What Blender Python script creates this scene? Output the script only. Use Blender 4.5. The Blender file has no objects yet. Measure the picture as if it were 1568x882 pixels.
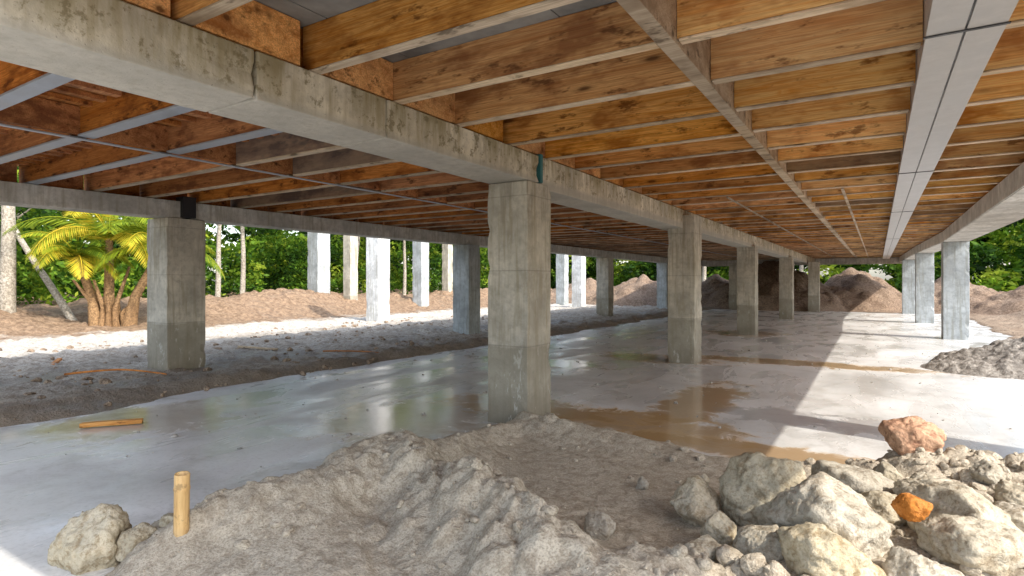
import bpy, bmesh, math, random
import numpy as np
from mathutils import Vector, noise as mn
random.seed(4); rng=np.random.default_rng(7)
S=bpy.context.scene
S.view_settings.view_transform='Standard'; S.view_settings.look='None'; S.view_settings.exposure=0

# ---------------- node helpers ----------------
class M:
    def __init__(s,name,rough=.8,spec=.3):
        s.m=bpy.data.materials.new(name); s.m.use_nodes=True
        s.nt=s.m.node_tree; s.b=s.nt.nodes['Principled BSDF']
        s.b.inputs['Roughness'].default_value=rough
        s.b.inputs['Specular IOR Level'].default_value=spec
    def n(s,t,**k):
        nd=s.nt.nodes.new(t)
        for a,v in k.items(): setattr(nd,a,v)
        return nd
    def l(s,a,b): s.nt.links.new(a,b)
    def pos(s,scale=(1,1,1),obj=False):
        if obj: o=s.n('ShaderNodeTexCoord').outputs['Object']
        else: o=s.n('ShaderNodeNewGeometry').outputs['Position']
        mp=s.n('ShaderNodeMapping'); mp.inputs['Scale'].default_value=scale
        s.l(o,mp.inputs['Vector']); return mp.outputs[0]
    def noise(s,v,scale,detail=6,rough=.6,dist=0):
        nd=s.n('ShaderNodeTexNoise'); nd.inputs['Scale'].default_value=scale
        nd.inputs['Detail'].default_value=min(detail,4); nd.inputs['Roughness'].default_value=rough
        nd.inputs['Distortion'].default_value=dist
        s.l(v,nd.inputs['Vector']); return nd.outputs['Fac']
    def ramp(s,f,stops):
        r=s.n('ShaderNodeValToRGB'); e=r.color_ramp.elements
        while len(e)<len(stops): e.new(.5)
        for i,(p,c) in enumerate(stops):
            e[i].position=p; e[i].color=(c if len(c)==4 else (*c,1)) if not isinstance(c,(int,float)) else (c,c,c,1)
        s.l(f,r.inputs[0]); return r.outputs[0]
    def mix(s,f,a,b,mode='MIX'):
        x=s.n('ShaderNodeMix',data_type='RGBA',blend_type=mode)
        for sock,v in ((x.inputs[0],f),(x.inputs[6],a),(x.inputs[7],b)):
            if isinstance(v,bpy.types.NodeSocket): s.l(v,sock)
            elif isinstance(v,(int,float)): sock.default_value=v if sock==x.inputs[0] else (v,v,v,1)
            else: sock.default_value=(*v,1)
        return x.outputs[2]
    def math(s,op,a,b=0,c=0,clamp=False):
        x=s.n('ShaderNodeMath',operation=op,use_clamp=clamp)
        for i,v in enumerate((a,b,c)):
            if isinstance(v,bpy.types.NodeSocket): s.l(v,x.inputs[i])
            else: x.inputs[i].default_value=v
        return x.outputs[0]
    def sep(s,v):
        x=s.n('ShaderNodeSeparateXYZ'); s.l(v,x.inputs[0]); return x.outputs
    def bump(s,h,dist=.02,strength=1,prev=None):
        x=s.n('ShaderNodeBump'); x.inputs['Distance'].default_value=dist; x.inputs['Strength'].default_value=strength
        s.l(h,x.inputs['Height'])
        if prev: s.l(prev,x.inputs['Normal'])
        s.l(x.outputs[0],s.b.inputs['Normal']); return x.outputs[0]
    def col(s,c): s.l(c,s.b.inputs['Base Color'])
    def step(s,v,a,b):
        mr=s.n('ShaderNodeMapRange'); mr.inputs[1].default_value=a; mr.inputs[2].default_value=b; s.l(v,mr.inputs[0]); return mr.outputs[0]
    def blob(s,v,cx,cy,rx,ry,nz,amp=.8):
        x,y,z=s.sep(v)
        dx=s.math('DIVIDE',s.math('SUBTRACT',x,cx),rx); dy=s.math('DIVIDE',s.math('SUBTRACT',y,cy),ry)
        d=s.math('SQRT',s.math('ADD',s.math('MULTIPLY',dx,dx),s.math('MULTIPLY',dy,dy)))
        d=s.math('ADD',d,s.math('MULTIPLY',s.math('SUBTRACT',nz,.5),amp*2))
        return s.math('SUBTRACT',1.25,d,clamp=True)

def concrete(name,base=(.54,.505,.43),dirt=True,beam=False):
    m=M(name,.85,.25); p=m.pos()
    n1=m.noise(p,1.6,4,.65); n2=m.noise(p,9,4,.7); n3=m.noise(m.pos((16,16,1.2)),1,4,.6)
    c=m.mix(m.ramp(n1,[(.36,0.),(.62,1.)]),tuple(v*.74 for v in base),tuple(min(1,v*1.18) for v in base))
    c=m.mix(m.ramp(n2,[(.33,.55),(.54,0.)]),c,tuple(v*.55 for v in base))
    c=m.mix(m.ramp(n3,[(.48,0.),(.66,.6)]),c,(base[0]*.55,base[1]*.51,base[2]*.41))
    z=m.sep(p)[2]
    if dirt:
        zz=m.math('ADD',z,m.math('MULTIPLY',m.math('SUBTRACT',m.noise(p,4,4),.5),.14))
        lo=m.ramp(zz,[(.80,1.),(.84,0.)])
        c=m.mix(m.math('MULTIPLY',lo,.55),c,(.22,.20,.15))
        lo2=m.ramp(zz,[(.05,1.),(.42,0.)])
        c=m.mix(m.math('MULTIPLY',lo2,.5),c,(.15,.12,.08))
        for h in (.83,1.62,2.40):
            d=m.math('ABSOLUTE',m.math('SUBTRACT',z,h))
            c=m.mix(m.ramp(d,[(.002,.4),(.008,0.)]),c,(.14,.13,.11))
        k2=m.noise(m.pos((11,11,4)),1,4,.7)
        c=m.mix(m.math('MULTIPLY',m.ramp(k2,[(.60,0.),(.68,.6)]),m.ramp(z,[(.3,1.),(1.,.35)])),c,(.70,.69,.65))
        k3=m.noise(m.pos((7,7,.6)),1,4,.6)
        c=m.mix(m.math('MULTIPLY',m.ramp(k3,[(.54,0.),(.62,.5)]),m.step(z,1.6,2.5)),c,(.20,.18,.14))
    if beam:
        k=m.noise(m.pos((5,5,.8)),1,4,.7); kk=m.noise(p,11,4,.75)
        side=m.step(z,2.565,2.62)
        st=m.math('MULTIPLY',m.math('ADD',m.step(z,2.6,2.85),.3),m.ramp(k,[(.42,0.),(.6,1.)]),clamp=True)
        c=m.mix(m.math('MULTIPLY',m.math('MULTIPLY',st,side),.75),c,(.28,.23,.115))
        c=m.mix(m.math('MULTIPLY',side,m.ramp(kk,[(.54,0.),(.62,.7)])),c,(.19,.155,.08))
        under=m.math('SUBTRACT',1,side); c=m.mix(m.math('MULTIPLY',under,.65),c,(.40,.385,.35))
    pit=m.n('ShaderNodeTexVoronoi'); pit.inputs['Scale'].default_value=32; m.l(p,pit.inputs['Vector'])
    pv=m.ramp(pit.outputs['Distance'],[(.05,0.),(.16,1.)])
    c=m.mix(m.math('MULTIPLY',m.math('SUBTRACT',1,pv),m.ramp(n2,[(.5,0.),(.6,.7)])),c,(.14,.125,.10))
    m.col(c)
    h=m.math('ADD',m.math('MULTIPLY',n2,1.),m.math('MULTIPLY',m.noise(p,45,3),.4))
    b=m.bump(h,.008,.7); m.bump(pv,.005,.5,b)
    return m.m

def wood(name,dark,mid,light,gray=.0,sat=.92):
    m=M(name,.7,.2)
    oi=m.n('ShaderNodeObjectInfo').outputs['Random']
    tc=m.n('ShaderNodeTexCoord').outputs['Object']
    off=m.n('ShaderNodeVectorMath',operation='ADD'); m.l(tc,off.inputs[0])
    cb=m.n('ShaderNodeCombineXYZ'); m.l(m.math('MULTIPLY',oi,91.),cb.inputs[0]); m.l(m.math('MULTIPLY',oi,37.),cb.inputs[1]); m.l(cb.outputs[0],off.inputs[1])
    def mp(sc):
        x=m.n('ShaderNodeMapping'); x.inputs['Scale'].default_value=sc; m.l(off.outputs[0],x.inputs[0]); return x.outputs[0]
    g=m.noise(mp((.55,11,15)),1.3,4,.5,.7)
    ring=m.math('FRACT',m.math('MULTIPLY',g,9.))
    fine=m.noise(mp((2.5,60,70)),1.5,3,.6)
    blot=m.noise(mp((1,1.5,2.5)),1.7,4,.65)
    c=m.ramp(g,[(.28,mid),(.52,light),(.74,tuple(min(1,v*1.08) for v in light))])
    c=m.mix(m.ramp(ring,[(.0,.75),(.28,.1),(.85,.0),(1.,.75)]),c,mid)
    c=m.mix(m.ramp(fine,[(.42,.35),(.58,0.)]),c,dark)
    c=m.mix(m.ramp(blot,[(.50,0.),(.64,.75)]),c,dark)
    b2=m.noise(mp((1.4,3,4)),2.3,4,.7)
    c=m.mix(m.ramp(b2,[(.58,0.),(.66,.8)]),c,tuple(v*.5 for v in dark))
    kn=m.n('ShaderNodeTexVoronoi'); kn.inputs['Scale'].default_value=1.; m.l(mp((1.7,5,6)),kn.inputs['Vector'])
    kf=m.ramp(kn.outputs['Distance'],[(.07,1.),(.13,.3),(.22,0.)])
    c=m.mix(m.math('MULTIPLY',kf,.85),c,tuple(v*.35 for v in dark))
    # weather stains spread with distance along the deck (world position)
    wp=m.pos(); wy=m.sep(wp)[1]; ws=m.noise(wp,.9,4,.65)
    c=m.mix(m.math('MULTIPLY',m.math('MULTIPLY',m.ramp(ws,[(.48,0.),(.6,1.)]),m.step(wy,5,13)),.65),c,(.15,.085,.045))
    br=m.math('ADD',.66,m.math('MULTIPLY',oi,.5))
    hs=m.n('ShaderNodeHueSaturation'); m.l(br,hs.inputs['Value']); m.l(c,hs.inputs['Color'])
    m.l(m.math('ADD',sat,m.math('MULTIPLY',m.math('FRACT',m.math('MULTIPLY',oi,17.)),.2)),hs.inputs['Saturation'])
    c=hs.outputs[0]
    gsel=m.math('GREATER_THAN',m.math('FRACT',m.math('MULTIPLY',oi,53.7)),1-gray)
    c=m.mix(m.math('MULTIPLY',gsel,.8),c,m.mix(m.ramp(blot,[(.4,0.),(.6,1.)]),(.25,.20,.15),(.09,.08,.075)))
    m.col(c); m.bump(m.math('ADD',g,m.math('MULTIPLY',fine,.5)),.006,.7)
    return m.m

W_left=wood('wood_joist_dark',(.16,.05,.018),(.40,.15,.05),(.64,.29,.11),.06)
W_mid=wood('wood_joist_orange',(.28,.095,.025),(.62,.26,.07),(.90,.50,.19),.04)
W_right=wood('wood_joist_bounce_lit',(.44,.17,.045),(.82,.41,.12),(.98,.67,.30),.04)  # right bays: warm bounce glow painted in as a lighter wood colour
W_flange=wood('wood_flange',(.32,.22,.13),(.56,.42,.28),(.76,.61,.43),0,.8)
C_col=concrete('concrete_pillar'); C_beam=concrete('concrete_beam',(.70,.65,.54),False,True)
C_beam2=concrete('concrete_beam_grey',(.58,.565,.53),False,False)
C_sunlit=concrete('concrete_sunlit',(.70,.71,.71),False)  # outer pillars in sun: their sunlit white is put into the base colour
C_blue=concrete('concrete_bluish',(.46,.50,.52),False)

def metal(name,c,rough=.45,met=.3):
    m=M(name,rough,.5); p=m.pos(); n=m.noise(p,5,4,.65)
    m.col(m.mix(m.ramp(n,[(.35,0.),(.7,1.)]),tuple(v*.72 for v in c),c)); m.b.inputs['Metallic'].default_value=met
    m.l(m.ramp(n,[(.3,rough-.12),(.7,rough+.2)]),m.b.inputs['Roughness']); m.bump(n,.004,.4); return m.m
Steel=metal('galvanised_steel',(.56,.56,.57),.45,.1); SteelB=metal('galvanised_flange',(.42,.46,.52)); Dark=metal('dark_steel',(.03,.03,.035))
Teal=metal('teal_pad',(.05,.22,.24),.6,0)

# ---------------- mesh helpers ----------------
def link(o,parent=None):
    S.collection.objects.link(o)
    if parent: o.parent=parent
    return o
def empty(name):
    e=bpy.data.objects.new(name,None); return link(e)
def mk(name,bm,mat,parent=None,loc=(0,0,0),smooth=False):
    me=bpy.data.meshes.new(name); bm.to_mesh(me); bm.free()
    me.materials.append(mat)
    if smooth:
        me.polygons.foreach_set('use_smooth',[True]*len(me.polygons))
    o=bpy.data.objects.new(name,me); o.location=loc; return link(o,parent)
def box(name,x0,x1,y0,y1,z0,z1,mat,parent=None,bev=.006,cuts=(0,0,0),amp=0,smooth=False):
    cx,cy,cz=(x0+x1)/2,(y0+y1)/2,(z0+z1)/2
    bm=bmesh.new(); bmesh.ops.create_cube(bm,size=1)
    for v in bm.verts: v.co=Vector((v.co.x*(x1-x0),v.co.y*(y1-y0),v.co.z*(z1-z0)))
    if bev: bmesh.ops.bevel(bm,geom=list(bm.edges),offset=bev,segments=2,affect='EDGES',profile=.6)
    L=(x1-x0,y1-y0,z1-z0)
    for ax in range(3):
        for k in range(1,cuts[ax]+1):
            c=-L[ax]/2+L[ax]*k/(cuts[ax]+1); no=[0,0,0]; no[ax]=1; co=[0,0,0]; co[ax]=c
            bmesh.ops.bisect_plane(bm,geom=list(bm.verts)+list(bm.edges)+list(bm.faces),plane_co=co,plane_no=no)
    if amp:
        for v in bm.verts:
            w=v.co+Vector((cx,cy,cz)); d=mn.noise_vector(w*6)*amp*.5+mn.noise_vector(w*1.5)*amp
            e=sum(1 for a in range(2) if abs(abs(v.co[a])-L[a]/2)<bev*2.2)
            if e==2:
                q=min(.016,max(0,mn.noise(w*7)-.2)*.08); d=d-Vector((math.copysign(q,v.co.x),math.copysign(q,v.co.y),0))
            v.co+=d
    return mk(name,bm,mat,parent,(cx,cy,cz))

def gridmesh(name,xs,ys,Z,mat,smooth=True):
    nx,ny=len(xs),len(ys); X,Y=np.meshgrid(xs,ys)
    co=np.stack([X,Y,Z],-1).reshape(-1,3).astype(np.float32)
    i=np.arange(nx*ny).reshape(ny,nx); q=np.stack([i[:-1,:-1],i[:-1,1:],i[1:,1:],i[1:,:-1]],-1).reshape(-1,4)
    return rawmesh(name,co,q,mat,smooth)
def rawmesh(name,co,q,mat,smooth=False,tint=None,parent=None):
    me=bpy.data.meshes.new(name); k=q.shape[1]
    me.vertices.add(len(co)); me.vertices.foreach_set('co',np.ascontiguousarray(co,dtype=np.float32).ravel())
    me.loops.add(q.size); me.loops.foreach_set('vertex_index',q.astype(np.int32).ravel())
    me.polygons.add(len(q)); me.polygons.foreach_set('loop_start',np.arange(0,q.size,k,dtype=np.int32))
    me.polygons.foreach_set('loop_total',np.full(len(q),k,dtype=np.int32))
    me.polygons.foreach_set('use_smooth',np.full(len(q),smooth))
    if tint is not None:
        a=me.attributes.new('tint','FLOAT','FACE'); a.data.foreach_set('value',tint.astype(np.float32))
    me.update(calc_edges=True); me.validate()
    me.materials.append(mat); o=bpy.data.objects.new(name,me); return link(o,parent)

def hsh(i,j,s):
    n=(i.astype(np.int64)*374761393+j.astype(np.int64)*668265263+s*974711)&0xffffffff
    n=((n^(n>>13))*1274126177)&0xffffffff; n=(n^(n>>16))&0xffffffff
    return n/4294967295.
def vn(x,y,s=0):
    i=np.floor(x);j=np.floor(y);u=x-i;v=y-j;u=u*u*(3-2*u);v=v*v*(3-2*v)
    return (hsh(i,j,s)*(1-u)+hsh(i+1,j,s)*u)*(1-v)+(hsh(i,j+1,s)*(1-u)+hsh(i+1,j+1,s)*u)*v
def fbm(x,y,sc,o=5,s=0,g=.5):
    r=0;a=1;t=0
    for k in range(o): 
        xx=x*sc*.8-y*sc*.6; yy=x*sc*.6+y*sc*.8
        r=r+a*vn(xx+13*k,yy+7*k,s+k); t+=a; a*=g; sc*=2.03
    return r/t-.5
def clod(x,y,sc,s,thr=.55):
    x=x*sc;y=y*sc;i=np.floor(x);j=np.floor(y);r=np.zeros_like(x)
    for a in(-1,0,1):
        for b in(-1,0,1):
            px=i+a+hsh(i+a,j+b,s);py=j+b+hsh(i+a,j+b,s+1);sz=hsh(i+a,j+b,s+2)
            rad=.25+.45*sz; on=(hsh(i+a,j+b,s+3)>thr)
            d=((x-px)**2+(y-py)**2)/rad**2
            r=np.maximum(r,np.where(on,rad*np.sqrt(np.clip(1-d,0,1)),0))
    return r/sc
def sst(x,a,b):
    t=np.clip((x-a)/(b-a),0,1); return t*t*(3-2*t)

# ---------------- foreground dirt ----------------
RA=[(-3.75,.9,.05,.24),(-3.5,1.45,.12,.26),(-3.12,1.75,.26,.26),(-2.98,2.15,.31,.30),(-2.93,2.7,.33,.33),(-2.88,3.15,.30,.31),(-2.9,3.7,.22,.27),(-3.05,4.3,.15,.25),(-3.15,4.95,.11,.30),(-2.75,4.95,.15,.26),(-2.2,4.95,.14,.22),(-1.7,4.9,.08,.20),(-1.2,4.85,.05,.2),(-.2,5.1,.05,.25),(.25,5.0,.20,.3),(.8,5.15,.26,.4),(1.6,5.3,.3,.5),(3.2,5.4,.3,.6)]
RB=[(-2.8,3.0,.31,.34),(-2.3,2.9,.33,.30),(-1.85,2.7,.37,.28),(-1.5,2.5,.35,.28),(-1.1,2.4,.27,.28),(-.75,2.6,.18,.28),(-.4,2.9,.14,.4)]
def ridge(x,y,P):
    r=np.zeros_like(x)
    for (ax,ay,ah,aw),(bx,by,bh,bw) in zip(P[:-1],P[1:]):
        dx,dy=bx-ax,by-ay;t=np.clip(((x-ax)*dx+(y-ay)*dy)/(dx*dx+dy*dy),0,1)
        d=np.hypot(x-ax-t*dx,y-ay-t*dy); h=ah+(bh-ah)*t; w=aw+(bw-aw)*t
        r=np.maximum(r,h*np.exp(-np.abs(d/w)**1.8*.9))
    return r
def H(x,y,fine=True):
    wx=x+.30*fbm(x,y,1.6,3,11)+.09*fbm(x,y,6,4,14); wy=y+.30*fbm(x,y,1.6,3,31)+.09*fbm(x,y,6,4,17)
    ins=np.minimum(wx+3.22,5.2-wy)
    z=-.14+.17*sst(ins,-.15,.22)
    r1=ridge(wx,wy,RA); r2=ridge(wx,wy,RB); r=np.maximum(r1,r2)+.35*np.minimum(r1,r2)
    z=z+r*1.0
    g=lambda cx,cy,h,w:h*np.exp(-((wx-cx)**2+(wy-cy)**2)/w**2)
    z=z+g(-2.45,1.95,.14,.5)+g(.6,4.3,.16,.8)+g(.5,3.4,.10,.6)+g(-.2,3.6,.05,.5)
    rt=sst(wx,-1.25,-.2)
    act=np.clip(r*3.2+rt*.6,0.06,1)*sst(z,-.12,.03)
    if fine:
        z=z+act*(.13*fbm(x,y,2.6,4,5)+.085*fbm(x,y,9,5,5,.62))
        t=z/.07+1.3*fbm(x,y,2.4,3,66); st=np.floor(t)+sst(t-np.floor(t),.45,1.)
        k=sst(fbm(x,y,1.1,3,88),-.08,.08)*.7*sst(r,.1,.22); z=z+k*(st-t)*.07
        lump=np.clip(g(-1.55,2.55,1.,.65)+g(-2.3,2.8,.8,.35)+g(-2.9,4.9,.6,.3),0,1)
        z=z+lump*(.5*clod(wx,wy,4.2,101,.4)+.5*clod(wx,wy,8.5,131,.4))
        cl=sst(fbm(x,y,1.6,3,77),-.08,.12)
        cl2=np.clip(cl*.5+rt*.8+lump*.6,0,1)
        z=z+act*cl2*(.5*clod(x,y,6.5,21,.65)+.6*clod(x,y,15,41,.5))
        z=z+np.clip(act*.8+.15,0,1)*(.3+.45*cl+.3*lump)*.55*clod(x,y,34,61,.45)
        z=z+(.006+.010*act)*fbm(x,y,22,3,91)*1.5
    return z
xs=np.arange(-4.4,3.6,.0155); ys=np.arange(.4,6.4,.0155)
X,Y=np.meshgrid(xs,ys)

def soil(name,a,b,c,bumpd=.02,fs=70,hard=1.):
    m=M(name,.95,.15); p=m.pos()
    n1=m.noise(p,1.1,4,.6); n2=m.noise(p,14,4,.7); n3=m.noise(p,fs,3,.7)
    k=m.mix(m.ramp(n1,[(.35,0.),(.65,1.)]),a,b)
    k=m.mix(m.ramp(n2,[(.38,.75*hard),(.56,0.)]),k,c)
    k=m.mix(m.ramp(n3,[(.40,.45*hard),(.52,0.)]),k,tuple(v*.55 for v in c))
    k=m.mix(m.ramp(n3,[(.6,0.),(.72,.5)]),k,tuple(min(1,v*1.3) for v in b))
    m.col(k); m.bump(m.math('ADD',n2,m.math('MULTIPLY',n3,.6)),bumpd,1); return m.m
Soil=soil('sandy_soil',(.47,.41,.325),(.60,.54,.44),(.31,.255,.19),.016,80,.95)
Gravel=soil('grey_gravel',(.44,.41,.37),(.56,.53,.49),(.24,.22,.19),.03,40)
Brown=soil('brown_dirt',(.32,.24,.17),(.44,.34,.25),(.17,.12,.085),.05,14)
def stone(name,a,b,c):
    m=M(name,.92,.15); p=m.pos(); oi=m.n('ShaderNodeObjectInfo').outputs['Random']
    n1=m.noise(p,3.2,4,.6); n2=m.noise(p,17,4,.7); n3=m.noise(p,70,3,.7)
    k=m.mix(m.ramp(n1,[(.4,0.),(.6,1.)]),a,b)
    k=m.mix(m.ramp(n1,[(.56,0.),(.66,.55)]),k,c)
    k=m.mix(m.ramp(n2,[(.36,.7),(.5,0.)]),k,tuple(v*.55 for v in c))
    k=m.mix(m.ramp(n3,[(.4,.3),(.5,0.)]),k,tuple(v*.5 for v in c))
    hs=m.n('ShaderNodeHueSaturation'); m.l(k,hs.inputs['Color']); m.l(m.math('ADD',.75,m.math('MULTIPLY',oi,.35)),hs.inputs['Value']); m.l(m.math('ADD',.8,m.math('MULTIPLY',m.math('FRACT',m.math('MULTIPLY',oi,7.)),.6)),hs.inputs['Saturation'])
    m.col(hs.outputs[0]); m.bump(m.math('ADD',n2,m.math('MULTIPLY',n3,.5)),.014,1); return m.m
Stone=stone('limestone_rock',(.50,.45,.355),(.64,.59,.485),(.44,.34,.22))
RedR=stone('red_brick_rock',(.46,.23,.12),(.60,.35,.20),(.38,.16,.08))
gridmesh('dirt_ridge',xs,ys,H(X,Y),Soil)

# ---------------- slab ----------------
m=M('wet_concrete_slab',.4,.5); p=m.pos()
n1=m.noise(p,.55,4,.62,.5); n2=m.noise(p,2.6,4,.7,.6); n3=m.noise(m.pos((1,.35,1)),1.6,4,.6,.8); n4=m.noise(p,28,3,.7)
c=m.ramp(n1,[(.3,(.48,.48,.47)),(.5,(.64,.64,.63)),(.7,(.78,.78,.78))])
c=m.mix(m.ramp(n2,[(.34,.5),(.5,0.)]),c,(.40,.39,.36))
c=m.mix(m.ramp(n4,[(.3,.3),(.5,0.)]),c,(.30,.29,.27))
br=[(-2.3,5.9,1.2,.5,1.),(-3.6,6.0,1.2,.5,.9),(-1.9,7.4,.4,1.5,1.),(-.9,5.5,1.3,.3,1.),(-1.3,11.9,2.2,.4,1.),(-3.6,11.2,1.2,.6,.8),(-3.3,18,1,1,.7),(-4.4,4.9,.8,1.0,.55),(-5.5,9.5,1.4,.6,.4),(-.1,7.0,.5,.35,-1),(-.9,7.1,.6,.4,-1),(-6.8,3.2,.8,.8,.3)]
wet=None
for cx,cy,rx,ry,k in br:
    f=m.blob(p,cx,cy,rx,ry,n2,1.1)
    fe=m.ramp(f,[(.05,0.),(.3,.8),(.5,1.)]); f=m.ramp(f,[(.1,0.),(.5,1.)])
    if k>0: c=m.mix(m.math('MULTIPLY',fe,k*.85),c,m.mix(f,(.60,.42,.22),(.40,.26,.12)))
    else: c=m.mix(m.math('MULTIPLY',f,.6),c,(.36,.36,.37))
    wet=f if wet is None else m.math('MAXIMUM',wet,f)
m.col(c)
r=m.ramp(n3,[(.35,.14),(.52,.34),(.68,.60)])
r=m.mix(wet,r,.12); m.l(r,m.b.inputs['Roughness'])
m.bump(m.math('ADD',m.math('MULTIPLY',n3,.6),m.math('MULTIPLY',n4,.12)),.02,.45)
Slab=m.m
xs2=np.arange(-8.6,3.3,.1); ys2=np.arange(-4,34,.1); X2,Y2=np.meshgrid(xs2,ys2)
gridmesh('concrete_floor_slab',xs2,ys2,.004+.006*fbm(X2,Y2,.7,3,5),Slab)
m=soil('field_ground',(.22,.18,.11),(.30,.26,.16),(.10,.10,.05),.05,6)
bm=bmesh.new(); bmesh.ops.create_grid(bm,x_segments=8,y_segments=8,size=600); mk('ground',bm,m,loc=(0,0,-.25))

# left gravel yard and berm
m=M('gravel_yard',.9,.2); p=m.pos(); x,y,z=m.sep(p)
n1=m.noise(p,.8,4,.6); n2=m.noise(p,7,4,.7); n3=m.noise(p,32,3,.75); n5=m.noise(p,.45,4,.65,.6)
g=m.mix(m.ramp(n1,[(.35,0.),(.65,1.)]),(.40,.345,.28),(.56,.50,.42))
g=m.mix(m.ramp(n2,[(.4,.65),(.54,0.)]),g,(.23,.18,.13))
wt=m.ramp(n5,[(.52,0.),(.58,1.)]); g=m.mix(m.math('MULTIPLY',wt,.6),g,(.21,.17,.13))
edge=m.step(m.math('ADD',x,m.math('MULTIPLY',n1,.6)),-8.5,-7.8); g=m.mix(m.math('MULTIPLY',edge,.6),g,(.20,.155,.11))
m.l(m.mix(wt,.92,.35),m.b.inputs['Roughness'])
xx=m.math('ADD',x,m.math('MULTIPLY',m.math('SUBTRACT',n1,.5),5.))
sand=m.step(xx,-13.,-15.); g=m.mix(sand,g,m.mix(m.ramp(n2,[(.4,1.),(.6,0.)]),(.72,.68,.62),(.54,.49,.42)))
dirt=m.step(xx,-17.8,-19.2); g=m.mix(dirt,g,m.mix(m.ramp(n2,[(.38,1.),(.6,0.)]),(.38,.265,.175),(.20,.13,.085)))
g=m.mix(m.ramp(n3,[(.38,.5),(.5,0.)]),g,(.15,.12,.09)); m.col(g)
m.bump(m.math('ADD',n2,m.math('MULTIPLY',n3,.8)),.04,1)
xs3=np.arange(-40,-7.0,.085); ys3=np.arange(-6,47,.085); X3,Y3=np.meshgrid(xs3,ys3)
e=X3+.35*fbm(X3,Y3,.9,4,3)*2+.5*fbm(X3,Y3,.3,2,8)
Z=-.12+.16*sst(-e,7.35,7.95)+.06*fbm(X3,Y3,1.2,4,2)+.06*np.exp(-((e+8.1)/.25)**2)*(1+2*fbm(X3,Y3,2,3,6))
Z+=sst(-e,7.5,8.2)*(.5*clod(X3,Y3,2.8,15,.75)*.5+.45*clod(X3,Y3,6,25,.5)+.05*fbm(X3,Y3,5,3,12))
pm=1-.85*np.exp(-((X3+21.3)**2+(Y3-9)**2)/2.6**2)
bm_=sst(-X3,19.2,23)*(1-.35*sst(-X3,24,29))*pm
Z+=bm_*(.55+1.3*np.clip(fbm(X3,Y3,.16,3,44)+.15,0,1)+.25*fbm(X3,Y3,1.2,4,45)+.4*clod(X3,Y3,1.6,47,.5))
gridmesh('gravel_ground',xs3,ys3,Z,m.m)

def mound(name,x0,x1,y0,y1,fn,mat,st=.1):
    a=np.arange(x0,x1,st);b=np.arange(y0,y1,st);A,B=np.meshgrid(a,b); gridmesh(name,a,b,fn(A,B),mat)
def g2(A,B,cx,cy,rx,ry,h): 
    d=np.sqrt(((A-cx)/rx)**2+((B-cy)/ry)**2); return h*np.clip(1-d,0,1)**.85
def far(A,B):
    z=-.3+.3*sst(B,32.5,33.5)+0*A
    h=np.maximum.reduce([g2(A,B,-5.2,37,4.5,4.2,2.7),g2(A,B,-1.2,39,3.2,4.2,2.3),g2(A,B,-8.5,38,4,4,1.8),g2(A,B,-13.5,38,4.5,4.5,1.9),g2(A,B,-18,39,5,5,1.6),g2(A,B,3.5,40,4,4,1.7),g2(A,B,8,38,5,5,1.6)])
    return z+h*(1+.35*fbm(A,B,.8,4,5))+sst(h,.0,.3)*(.5*clod(A,B,1.5,5,.4)+.15*fbm(A,B,3,4,8))+.03*fbm(A,B,3,3,1)
BrownD=soil('dark_brown_dirt',(.28,.20,.145),(.38,.285,.21),(.15,.10,.07),.06,10)
mound('dirt_mound',-24,16,32,48,far,BrownD)
def rg(A,B):
    e=A-2.9+.5*fbm(A,B,.8,4,7)
    z=-.2+.24*sst(e,-.2,.25)+.05*fbm(A,B,2,4,3)+sst(e,0,.5)*(.3*clod(A,B,4,9,.55))
    z+=sst(A,4.2,7)*(.55+.9*np.clip(fbm(A,B,.3,3,41)+.15,0,1)+.3*fbm(A,B,1.5,4,3)+.3*clod(A,B,2,19,.4))
    return z
mound('sand_bank',2.0,16,-5,32.6,rg,soil('tan_dirt',(.32,.24,.175),(.42,.34,.26),(.17,.12,.085),.03,30),.08)
def pile(A,B):
    h=np.maximum(g2(A,B,2.25,13.3,1.5,1.7,.52),g2(A,B,1.5,12.6,1.0,1.0,.22))
    return -.06+h*(1+.5*fbm(A,B,2,4,5))+sst(h,0,.1)*(.05+.6*clod(A,B,7,5,.35)+.4*clod(A,B,16,8,.3))
mound('gravel_pile',.3,4.2,11,15.4,pile,soil('dark_gravel',(.28,.25,.22),(.40,.37,.33),(.15,.13,.11),.03,30),.03)

# ---------------- rocks ----------------
def rock(name,x,y,z,r,sc=(1,1,1),mat=Stone,seed=0,rot=0,sub=5):
    R=random.Random(seed); bm=bmesh.new(); bmesh.ops.create_icosphere(bm,subdivisions=sub,radius=1)
    pl=[]
    for i in range(15):
        v=Vector((R.gauss(0,1),R.gauss(0,1),R.gauss(0,1))).normalized(); pl.append((v,R.uniform(.68,.95)))
    o=Vector((seed*3.1,seed*1.7,0))
    for v in bm.verts:
        d=v.co.normalized(); s=0
        for n,pk in pl:
            q=d.dot(n)
            if q>0: s+=(q/pk)**18
        rr=min(1.12,(s+1e-6)**(-1/18))
        rr*=1+.10*mn.fractal(d*1.8+o,.8,2.1,4)+.06*mn.fractal(d*6+o,.6,2.1,4)-.07*max(0,.12-abs(mn.noise(d*2.2+o)))/.12*.5
        v.co=Vector((d.x*sc[0],d.y*sc[1],d.z*sc[2]))*rr*r
    ob=mk(name,bm,mat,smooth=True,loc=(x,y,z)); ob.rotation_euler=(R.uniform(-.2,.2),R.uniform(-.2,.2),rot); return ob
def zz(x,y): return float(H(np.array([float(x)]),np.array([float(y)]),False)[0])
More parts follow.
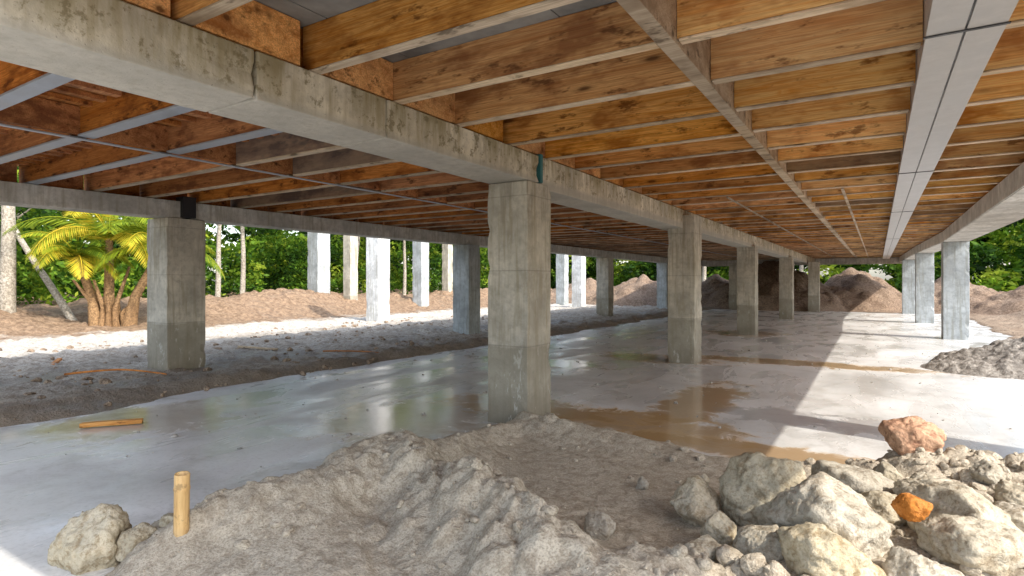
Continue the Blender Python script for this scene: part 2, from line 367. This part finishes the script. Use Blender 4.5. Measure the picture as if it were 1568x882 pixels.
RK=[(-.56,3.73,.27,(1,.9,.98)),(-.93,3.62,.16,(1,1,1)),(-.22,3.42,.27,(1.15,1,.9)),(-.14,4.22,.27,(1.15,.9,.68)),
(.33,3.82,.28,(1.5,.7,.55)),(.36,3.46,.18,(1.2,1,.8)),(-.48,3.1,.14,(1,1,.8)),(-1.37,3.1,.085,(1.2,1,.9)),
(-.72,3.28,.11,(1,1,1)),(.02,3.85,.15,(1,1,.7)),(-1.42,4.0,.05,(1,1,1)),(-1.08,4.35,.045,(1,1,1)),
(-3.60,1.45,.215,(1.15,.85,.95)),(-3.60,1.75,.10,(1,1,1)),(-3.42,1.79,.13,(1.2,1,.9)),(-3.28,1.76,.11,(1,1,1)),(-3.34,1.57,.11,(1,1,.9)),(-3.2,1.92,.10,(1,1,1)),
(.72,4.3,.14,(1.2,1,.8)),(.95,4.7,.12,(1,1,.8)),(.6,4.75,.11,(1,1,.8)),(-.2,2.98,.2,(1.2,1,.7)),(.15,3.1,.16,(1,1,.8)),
(.25,4.45,.13,(1.2,1,.8)),(1.25,4.9,.14,(1,1,.8)),(.05,4.7,.10,(1,1,.7)),(-.42,3.36,.10,(1,1,.8)),(.62,3.95,.13,(1,1,.8)),(-.75,2.95,.09,(1.1,1,.8))]
for i,(x,y,r,sc) in enumerate(RK):
    rock('rock',x,y,zz(x,y)+r*sc[2]*.5,r,sc,Stone,i+3,i*1.3)
rock('reddish_rock',.2,5.08,zz(.2,5.08)+.12,.185,(1.05,.9,.85),RedR,55,.4)
rock('reddish_rock',.13,3.42,zz(.13,3.42)+.24,.085,(1,.8,.8),RedR,56,.4)
def scatter(name,pts,rad,mat,seed):
    bm=bmesh.new(); bmesh.ops.create_icosphere(bm,subdivisions=2,radius=1)
    base=np.array([v.co[:] for v in bm.verts]); f=np.array([[v.index for v in q.verts] for q in bm.faces]); bm.free()
    r=np.random.default_rng(seed); V=[];F=[];k=0
    for (x,y,z),s in zip(pts,rad):
        n=r.normal(size=(6,3)); n/=np.linalg.norm(n,axis=1)[:,None]; pk=r.uniform(.6,.95,6)
        q=np.clip(base@n.T,0,None)/pk; rr=np.minimum(1.1,(np.sum(q**10,1)+1e-5)**-.1)
        b=base*rr[:,None]*np.array([r.uniform(.8,1.3),r.uniform(.8,1.3),r.uniform(.6,1)])*s
        a=r.uniform(0,6.28); c,s_=math.cos(a),math.sin(a)
        b=np.stack([b[:,0]*c-b[:,1]*s_,b[:,0]*s_+b[:,1]*c,b[:,2]],1)+(x,y,z); V.append(b);F.append(f+k);k+=len(b)
    rawmesh(name,np.concatenate(V),np.concatenate(F),mat,False)
N=4200; px=rng.uniform(-3.9,2.4,N); py=rng.uniform(1,5.7,N); d=H(px,py)
w=(d>.03)&(rng.random(N)<np.clip(.16+sst(px,-1.3,-.2)*1.0+.3*(d>.2),0,1)); px,py,d=px[w],py[w],d[w]
ss=.007+.030*rng.random(len(px))**5+(.02*rng.random(len(px))**2+.045*rng.random(len(px))**6)*(px>-.8)
scatter('soil_clods',np.stack([px,py,d+ss*.2],1),ss,Soil,3)
N=320; px=rng.uniform(-9,2.5,N);py=rng.uniform(2,16,N); ss=.006+.026*rng.random(N)**5
scatter('pebbles',np.stack([px,py,np.full(N,.008)],1),ss,Gravel,5)
N=1500; px=rng.uniform(-16,-7.7,N);py=rng.uniform(-2,20,N); ss=.012+.07*rng.random(N)**4
scatter('gravel_stones',np.stack([px,py,np.full(N,.05)],1),ss,Brown,6)

# ---------------- pillars ----------------
def pillar(x,y,h=2.55,w=.5,mat=C_col,z0=-.15):
    return box('concrete_pillar',x-w/2,x+w/2,y-w/2,y+w/2,z0,h,mat,None,.012,(5,5,26),.005)
for x,y,h,mt,w in [(-3.29,5.38,2.55,C_col,.50),(-3.08,11.0,2.74,C_col,.5),(-3.2,17.9,2.53,C_col,.5),(-3.15,26.0,2.53,C_col,.5),(-2.75,33.2,2.53,C_col,.5),
  (-10.05,5.3,2.55,C_col,.64),(-9.9,13.3,2.55,C_blue,.56),(-9.9,23.2,2.55,C_col,.56),(-10.,31.5,2.55,C_blue,.56),
  (1.72,19.2,2.55,C_blue,.55),(1.45,26.2,2.55,C_blue,.55),(1.25,33.4,2.55,C_blue,.55),(1.9,6.4,2.55,C_blue,.5),(-6.6,33.2,2.55,C_col,.5)]:
    pillar(x,y,h,w,mt)
for x,y,w,mt in [(-15.9,15.8,.62,C_sunlit),(-23,18.9,.75,C_blue),(-22,20.0,.5,C_col),(-20.6,23.6,.62,C_blue),(-14.4,30,.6,C_sunlit),(-23.5,29.5,.5,C_col),(-17,33,.6,C_blue)]:
    pillar(x,y,4.6,w,mt)

# ---------------- beams ----------------
def beam(name,x0,x1,y0,y1,z0,z1,mat):
    L=y1-y0; return box(name,x0,x1,y0,y1,z0,z1,mat,None,.010,(2,max(2,int(L/.35)),3),.002)
xa,xb=-3.54,-3.04
for y0,y1 in [(.3,2.042),(2.056,3.102),(3.116,5.36)]: beam('concrete_beam',xa,xb,y0,y1,2.555,2.84,C_beam)
for y0,y1 in [(5.44,10.9),(10.91,17.9),(17.91,26),(26.01,37.38)]: beam('concrete_beam',xa+.05,xb-.005,y0,y1,2.50,2.84,C_beam)
box('beam_joint_pad',-3.5,-3.025,5.372,5.425,2.56,2.86,Teal,None,.004)
for y0,y1 in [(.3,5.25),(5.4,13.3),(13.31,23.2),(23.21,37.38)]: beam('concrete_beam',-10.22,-9.78,y0,y1,2.56,2.84,C_beam2)
box('steel_bracket',-9.92,-9.70,5.22,5.44,2.57,2.92,Dark,None,.006)
def slant(name,pts,z0,z1,mat):
    bm=bmesh.new(); prev=None
    for (x,y,ww) in pts:
        r=[bm.verts.new((x-ww/2,y,z0)),bm.verts.new((x+ww/2,y,z0)),bm.verts.new((x+ww/2,y,z1)),bm.verts.new((x-ww/2,y,z1))]
        if prev:
            for i in range(4): bm.faces.new((prev[i],prev[(i+1)%4],r[(i+1)%4],r[i]))
        else: bm.faces.new(r[::-1])
        prev=r
    bm.faces.new(prev); bmesh.ops.recalc_face_normals(bm,faces=bm.faces)
    bmesh.ops.bevel(bm,geom=[e for e in bm.edges if len(e.link_faces)==2 and e.calc_face_angle()>.5],offset=.012,segments=2,affect='EDGES')
    return mk(name,bm,mat)
slant('concrete_beam',[(1.62,.3,.75),(1.7,5,.75),(1.72,8,.72),(1.72,12,.66),(1.72,19,.56),(1.45,26,.54),(1.2,37.38,.5)],2.555,2.84,C_beam2)
box('concrete_beam',-10.4,1.9,37.4,37.8,2.5,2.84,C_beam2,None,.012,(20,1,1),.004)

# steel beam
sb=empty('steel_beam')
for a,b in [(.3,3.63),(3.64,8.03),(8.04,12.4),(12.41,20),(20.01,37.3)]:
    box('flange_left',.205,.362,a,b,2.75,2.765,Steel,sb,.003); box('flange_right',.372,.53,a,b,2.75,2.765,Steel,sb,.003)
    box('web',.22,.515,a,b,2.767,3.13,Steel,sb,.004)
box('seam_plate',.362,.372,.3,37.3,2.757,2.766,Dark,sb,0)
for a in (3.635,8.035,12.405,20.005):
    box('splice_plate',.195,.54,a-.012,a+.012,2.744,2.749,Dark,sb,.001)

# ---------------- timber ceiling ----------------
ce=empty('timber_ceiling'); T=3.145
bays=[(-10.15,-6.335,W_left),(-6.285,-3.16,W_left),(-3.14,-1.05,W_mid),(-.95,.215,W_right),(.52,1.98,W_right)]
n=0
for k in range(48):
    y=.9+.78*k
    for bi,(a,b,mt) in enumerate(bays):
        n+=1; jy=y+random.uniform(-.035,.035); dz=random.uniform(-.004,.004)
        th=.085 if bi<2 else .07
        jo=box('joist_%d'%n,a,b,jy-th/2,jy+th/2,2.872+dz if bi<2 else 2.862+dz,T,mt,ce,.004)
        if bi<2:
            fw=.13 if k<4 else .088
            box('flange_%d'%n,a+.01,b-.01,jy-fw/2,jy+fw/2,2.85+dz,2.868+dz,SteelB if k<4 else W_flange,ce,.002)
        else:
            box('flange_%d'%n,a+.01,b-.01,jy-.037,jy+.037,2.846+dz,2.859+dz,W_flange,ce,.003)
        if bi==2 and k<47:
            box('blocking_%d'%n,-3.12,-3.07,jy+.06,jy+.72,2.86,T-.005,W_mid,ce,.004)
        if bi==0 and k<47:
            box('rim_blocking_%d'%n,-10.1,-10.05,jy+.07,jy+.70,2.86,T-.005,W_left,ce,.004)
for s in range(8):
    box('ledger',-1.048,-.952,.6+s*4.65,.6+(s+1)*4.65-.01,2.83,T-.01,W_flange,ce,.004)
    box('mid_blocking',-6.33,-6.29,.6+s*4.65,.6+(s+1)*4.65-.01,2.87,T-.01,W_left,ce,.004)
    box('mid_strip',-6.34,-6.28,.6+s*4.65,.6+(s+1)*4.65-.01,2.832,2.844,SteelB,ce,.002)
for a in (-2.02,-.45,):
    box('ledger_thin',a,a+.04,9.5,37,2.825,2.841,W_flange,ce,.003)
box('rim_joist_front',-10.3,2.0,.56,.62,2.86,T,W_mid,ce,.004)
box('rim_joist_side',1.99,2.04,.56,37.8,2.86,T,W_right,ce,.004)
for i in range(24):
    xx_=-9.9+i*.27
    if -3.7<xx_<-3: continue
    box('batten_%d'%i,xx_,xx_+.09,.65,6.5,3.098,3.142,W_left,ce,.003)
m=M('deck_panels',.8,.2); p=m.pos(); x,y,z=m.sep(p)
n1=m.noise(p,2,4,.65); n2=m.noise(m.pos((9,1.2,1)),1.5,4,.6)
c=m.mix(m.ramp(n1,[(.35,0.),(.65,1.)]),(.16,.16,.155),(.32,.32,.305))
wd=m.mix(m.ramp(n2,[(.35,0.),(.65,1.)]),(.38,.16,.055),(.78,.43,.17))
f=m.math('MAXIMUM',m.step(x,-1.05,-1.0),m.math('MAXIMUM',m.step(m.math('ADD',y,m.math('MULTIPLY',n1,1.5)),6.5,7.2),m.math('SUBTRACT',1,m.step(x,-3.6,-3.5))))
m.col(m.mix(f,c,wd)); m.bump(n1,.01,.6); Deck=m.m
for i in range(10):
    for j in range(31):
        a=-10.35+i*1.24; b=.58+j*1.22
        box('deck_panel',a,a+1.232,b,min(b+1.212,37.9),T+.002+.0007*((i*3+j)%4),3.20,Deck,ce,0)
box('deck_topping',-10.4,2.06,.5,38,3.205,3.34,C_beam2,ce,.01)

# ---------------- bamboo stake, timber scraps, sticks ----------------
def lathe(name,prof,mat,seg=24,loc=(0,0,0),rot=(0,0,0)):
    bm=bmesh.new(); rings=[]
    for r,z in prof: rings.append([bm.verts.new((r*math.cos(2*math.pi*i/seg),r*math.sin(2*math.pi*i/seg),z)) for i in range(seg)])
    for a,b in zip(rings[:-1],rings[1:]):
        for i in range(seg): bm.faces.new((a[i],a[(i+1)%seg],b[(i+1)%seg],b[i]))
    bm.faces.new(rings[-1]); o=mk(name,bm,mat,smooth=True,loc=loc); o.rotation_euler=rot; return o
m=M('bamboo',.5,.4); n=m.noise(m.pos((40,40,2)),1,4,.6)
c=m.ramp(n,[(.3,(.42,.24,.09)),(.5,(.62,.40,.17)),(.7,(.76,.55,.28))]); z=m.sep(m.pos())[2]
c=m.mix(m.ramp(z,[(.14,.7),(.26,0.)]),c,(.30,.23,.16)); c=m.mix(m.ramp(m.noise(m.pos(),22,4,.7),[(.54,0.),(.64,.6)]),c,(.20,.12,.05))
m.col(c); m.bump(n,.003,.5)
lathe('bamboo_stake',[(.035,-.3),(.036,.0),(.037,.03),(.0395,.04),(.037,.05),(.036,.25),(.036,.38),(.0385,.388),(.0385,.396),(.036,.405),(.036,.465),(.034,.47),(.030,.468),(.029,.34),(.001,.34)],m.m,28,(-3.03,1.62,.06),(0.03,.08,0))
def plank(name,x,y,z,l,w,h,rz,mat,ry=0):
    o=box(name,-l/2,l/2,-w/2,w/2,-h/2,h/2,mat,None,.004,(6,0,0),.004); o.location=(x,y,z); o.rotation_euler=(0,ry,rz); return o
plank('timber_offcut',-6.75,2.9,.035,.55,.07,.045,.95,W_mid)
plank('timber_offcut',-11.2,7.6,.10,.9,.08,.04,.4,W_flange,.05)
plank('timber_offcut',-12.3,4.4,.09,.7,.07,.04,-.5,W_left,.03)
def stick(name,pts,r,mat):
    cu=bpy.data.curves.new(name,'CURVE'); cu.dimensions='3D'; cu.bevel_depth=r; cu.bevel_resolution=3
    sp=cu.splines.new('NURBS'); sp.points.add(len(pts)-1)
    for q,v in zip(sp.points,pts): q.co=(*v,1)
    sp.use_endpoint_u=True; sp.order_u=3
    for i,q in enumerate(sp.points): q.radius=1-.5*i/len(pts)
    cu.materials.append(mat); return link(bpy.data.objects.new(name,cu))
stick('stick',[(-10.6,3.9,.08),(-10.2,4.3,.14),(-9.8,4.6,.12),(-9.3,4.75,.08)],.018,W_left)
stick('stick',[(-3.75,3.5,.02),(-3.6,3.6,.05),(-3.45,3.62,.03)],.012,W_left)
stick('stick',[(-9.6,8.0,.09),(-8.9,8.3,.12),(-8.3,8.35,.1)],.02,W_left)

# ---------------- vegetation ----------------
def leafmat(name,stops):
    m=M(name,.6,.2); a=m.n('ShaderNodeAttribute',attribute_name='tint')
    c=m.ramp(a.outputs['Fac'],stops); m.col(c)
    tr=m.n('ShaderNodeBsdfTranslucent'); m.l(c,tr.inputs[0]); mx=m.n('ShaderNodeMixShader'); mx.inputs[0].default_value=.4
    m.l(m.b.outputs[0],mx.inputs[1]); m.l(tr.outputs[0],mx.inputs[2]); m.l(mx.outputs[0],m.nt.nodes['Material Output'].inputs[0]); return m.m
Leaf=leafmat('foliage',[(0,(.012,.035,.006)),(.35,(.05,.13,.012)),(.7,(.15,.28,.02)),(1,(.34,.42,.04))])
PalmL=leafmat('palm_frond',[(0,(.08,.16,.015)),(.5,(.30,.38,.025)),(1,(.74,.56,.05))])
def leaves(centers,size,tints,r):
    n=len(centers); u=r.normal(size=(n,3)); u[:,2]*=.7; u/=np.linalg.norm(u,axis=1)[:,None]
    w=r.normal(size=(n,3)); v=np.cross(u,w); v/=np.linalg.norm(v,axis=1)[:,None]
    s=size[:,None]; a=u*s; b=v*s*.42
    V=np.stack([centers-a,centers+b*1.0-a*.1,centers+a,centers-b-a*.1],1).reshape(-1,3)
    return V,np.arange(n*4).reshape(-1,4),tints
def clumps(cs,rs,per,size,r,gap=.0):
    C=[];T=[]
    for (c,q) in zip(cs,rs):
        n=int(per*q*q); d=r.normal(size=(n,3)); d/=np.linalg.norm(d,axis=1)[:,None]
        rad=q*r.uniform(.35,1.1,n)**.6; C.append(c+d*rad[:,None]*np.array([1,1,.8]))
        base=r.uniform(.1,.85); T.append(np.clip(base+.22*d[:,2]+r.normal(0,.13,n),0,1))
    C=np.concatenate(C);T=np.concatenate(T); return leaves(C,r.uniform(.6,1.3,len(C))*size,T,r)
r=np.random.default_rng(12)
def band(name,fx,n,hmax,per=170,size=.16,rr=(.5,1.3)):
    cs=[];rs=[]
    for i in range(n):
        x,y=fx(r.random(),r.random()); z=r.random()**.8*hmax*(.75+.5*vn(np.array([x*.3]),np.array([y*.3]),4)[0]); cs.append(np.array([x,y,z])); rs.append(r.uniform(*rr))
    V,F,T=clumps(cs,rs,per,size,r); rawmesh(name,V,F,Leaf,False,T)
band('tree_line',lambda a,b:(-27-7*a,-12+75*b),430,7.,170,.17)
band('tree_line',lambda a,b:(-36-5*a,-20+90*b),300,9.,60,.42,(1.2,2.2))
band('shrubs',lambda a,b:(-25-3*a,-8+60*b),150,2.2,200,.12,(.4,.9))
band('tree_line',lambda a,b:(-36+56*b,50+8*a),300,8.,90,.27,(.8,1.8))
band('tree_line',lambda a,b:(-40+70*b,61+4*a),160,9.,50,.5,(1.4,2.4))
band('shrubs',lambda a,b:(9.5+6*a,17+33*b),260,2.9,200,.12,(.5,1.0))
band('tree_line',lambda a,b:(18+8*a,5+52*b),200,4.0,90,.27,(.9,1.8))
Bark=soil('bark',(.40,.36,.30),(.54,.50,.43),(.20,.17,.13),.03,20)
def tube(pts,rad,seg=9):
    V=[];F=[]
    for i,(p,q) in enumerate(zip(pts,rad)):
        d=Vector(pts[min(i+1,len(pts)-1)])-Vector(pts[max(i-1,0)]); d.normalize()
        a=d.orthogonal().normalized() if i==0 else (a-d*a.dot(d)).normalized(); b=d.cross(a)
        for k in range(seg):
            t=2*math.pi*k/seg; V.append(Vector(p)+(a*math.cos(t)+b*math.sin(t))*q)
    for i in range(len(pts)-1):
        for k in range(seg): F.append((i*seg+k,i*seg+(k+1)%seg,(i+1)*seg+(k+1)%seg,(i+1)*seg+k))
    return np.array([v[:] for v in V]),np.array(F)
def tree(x,y,h,rad,lean=(0,0),zb=.3,name='slender_tree'):
    e=empty(name); e.location=(x,y,zb); P=[];Rr=[]
    for i in range(12):
        t=i/11; P.append((lean[0]*t+.12*mn.noise(Vector((x,y,t*3))),lean[1]*t+.12*mn.noise(Vector((y,x,t*3))),-.5+(h+.5)*t)); Rr.append(rad*(1-.7*t)+(.3*rad if i==0 else 0))
    VV=[];FF=[];k=0; V,F=tube(P,Rr); VV.append(V);FF.append(F);k=len(V); tips=[P[-1]]
    for i in range(7):
        b=P[random.randint(6,10)]; a=random.uniform(0,6.28); L=h*random.uniform(.14,.28)
        q=[b,(b[0]+math.cos(a)*L*.5,b[1]+math.sin(a)*L*.5,b[2]+L*.35),(b[0]+math.cos(a)*L,b[1]+math.sin(a)*L,b[2]+L*.8)]
        V,F=tube(q,[rad*.35,rad*.22,rad*.08],6); VV.append(V);FF.append(F+k);k+=len(V); tips+= [q[2],q[1]]
    rawmesh('trunk',np.concatenate(VV),np.concatenate(FF),Bark,True,parent=e)
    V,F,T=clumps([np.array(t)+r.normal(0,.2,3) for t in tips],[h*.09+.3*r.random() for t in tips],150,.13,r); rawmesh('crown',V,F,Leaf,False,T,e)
for a in [(-22.5,6.85,9,.24,(.1,0)),(-24.4,14.6,8,.13,(0,.2)),(-24.2,15.6,8,.13,(.2,.1)),(-24.6,20,9,.16,(.8,1.)),(-24.4,24.5,8,.14,(0,.3)),(-24.6,28,9,.18,(.2,0)),(-24.5,31,9,.16,(0,0)),(-24.6,34,8,.14,(.3,.3)),(-24.3,26.3,8,.12,(.2,0)),(-24.3,22.4,8,.11,(.1,.4)),(-24,38,9,.2,(0,.3)),(-12,48,9,.2,(.4,0)),(-5,50,9,.2,(0,0))]: tree(*a)
tree(-21.9,8.6,6.5,.13,(-5.,-1.9),.2,'leaning_tree')
def palm(x,y,zb=.5):
    e=empty('palm_tree'); e.location=(x,y,zb); VV=[];FF=[];k=0; V2=[];F2=[];k2=0;T2=[]
    heads=[(0,0,2.7,1.05),(.95,1.1,2.3,.85),(-.5,-.7,2.1,.7)]
    for hx,hy,hz,_ in heads:
        V,F=tube([(hx*.35,hy*.35,-.4),(hx*.5,hy*.5,hz*.4),(hx,hy,hz+.1)],[.25,.15,.10],10); VV.append(V);FF.append(F+k);k+=len(V)
    for i in range(8):
        a=i*.8+.2; R=.35+.5*random.random(); tx,ty=math.cos(a)*R,math.sin(a)*R; h=random.uniform(1.0,2.2)
        V,F=tube([(tx*.7,ty*.7,-.4),(tx*.5,ty*.5,h*.4),(tx*1.3,ty*1.3,h)],[.13,.08,.04],8); VV.append(V);FF.append(F+k);k+=len(V)
    for hx,hy,hz,sc in heads:
        for i in range(17):
            az=i*2.4+random.random()*.4; el=random.uniform(.45,1.4); L=random.uniform(2.0,3.0)*sc; pos=Vector((hx,hy,hz)); pts=[pos.copy()]; ang=el
            for s in range(16):
                pos=pos+Vector((math.cos(az)*math.cos(ang),math.sin(az)*math.cos(ang),math.sin(ang)))*L/16; ang-=.105+.03*random.random(); pts.append(pos.copy())
            V,F=tube([p[:] for p in pts],[.028-.0015*j for j in range(17)],5); V2.append(V);F2.append(F+k2);k2+=len(V); tb=random.uniform(.1,.95); T2+= [min(1,tb+.2)]*len(F)
            side=Vector((-math.sin(az),math.cos(az),0))
            for j in range(2,17):
                for hh in (0,.33,.67):
                    for sg in(-1,1):
                        p0=pts[j-1].lerp(pts[j],hh); fw=(pts[j]-pts[j-1]).normalized(); ll=.66*sc*math.sin(math.pi*min(1,(j+hh)/17*.85+.12))+.12
                        d=(side*sg+fw*.7+Vector((0,0,-.35-.3*random.random()))).normalized(); wv=fw*.024
                        q=np.array([(p0-wv)[:],(p0+d*ll*.5-wv*.9)[:],(p0+d*ll)[:],(p0+d*ll*.5+wv*.9)[:]]); V2.append(q);F2.append(np.arange(4).reshape(1,4)+k2);k2+=4;T2.append(min(1,max(0,tb+random.gauss(0,.12))))
    rawmesh('trunk',np.concatenate(VV),np.concatenate(FF),soil('palm_bark',(.30,.18,.09),(.42,.27,.14),(.15,.09,.05),.03,18),True,parent=e)
    rawmesh('fronds',np.concatenate(V2),np.concatenate(F2),PalmL,False,np.array(T2),e)
palm(-20.9,8.9,.1)

# ---------------- light ----------------
w=bpy.data.worlds.new('World'); S.world=w; w.use_nodes=True; nt=w.node_tree; bg=nt.nodes['Background']
sky=nt.nodes.new('ShaderNodeTexSky'); sky.sky_type='NISHITA'; sky.sun_disc=False
el=math.radians(41); D=Vector((.96,-.20,0)).normalized()
sky.sun_elevation=el; sky.sun_rotation=math.atan2(D.x,D.y); sky.dust_density=2.; sky.air_density=1.1
hs=nt.nodes.new('ShaderNodeHueSaturation'); hs.inputs['Saturation'].default_value=.68
nt.links.new(sky.outputs[0],hs.inputs['Color']); nt.links.new(hs.outputs[0],bg.inputs[0]); bg.inputs[1].default_value=.42
sd=Vector((D.x*math.cos(el),D.y*math.cos(el),math.sin(el)))
L=bpy.data.lights.new('sun','SUN'); L.energy=5; L.angle=math.radians(.6); L.color=(1,.93,.82)
o=link(bpy.data.objects.new('sun',L)); o.rotation_euler=sd.to_track_quat('Z','Y').to_euler()

cam=bpy.data.cameras.new('camera'); cam.lens=20.43; cam.sensor_width=36; cam.shift_y=-.0057; cam.clip_end=2000; cam.clip_start=.05
co=link(bpy.data.objects.new('camera',cam)); co.location=(0,0,1.5); co.rotation_euler=(math.radians(90),0,math.radians(32.2)); S.camera=co
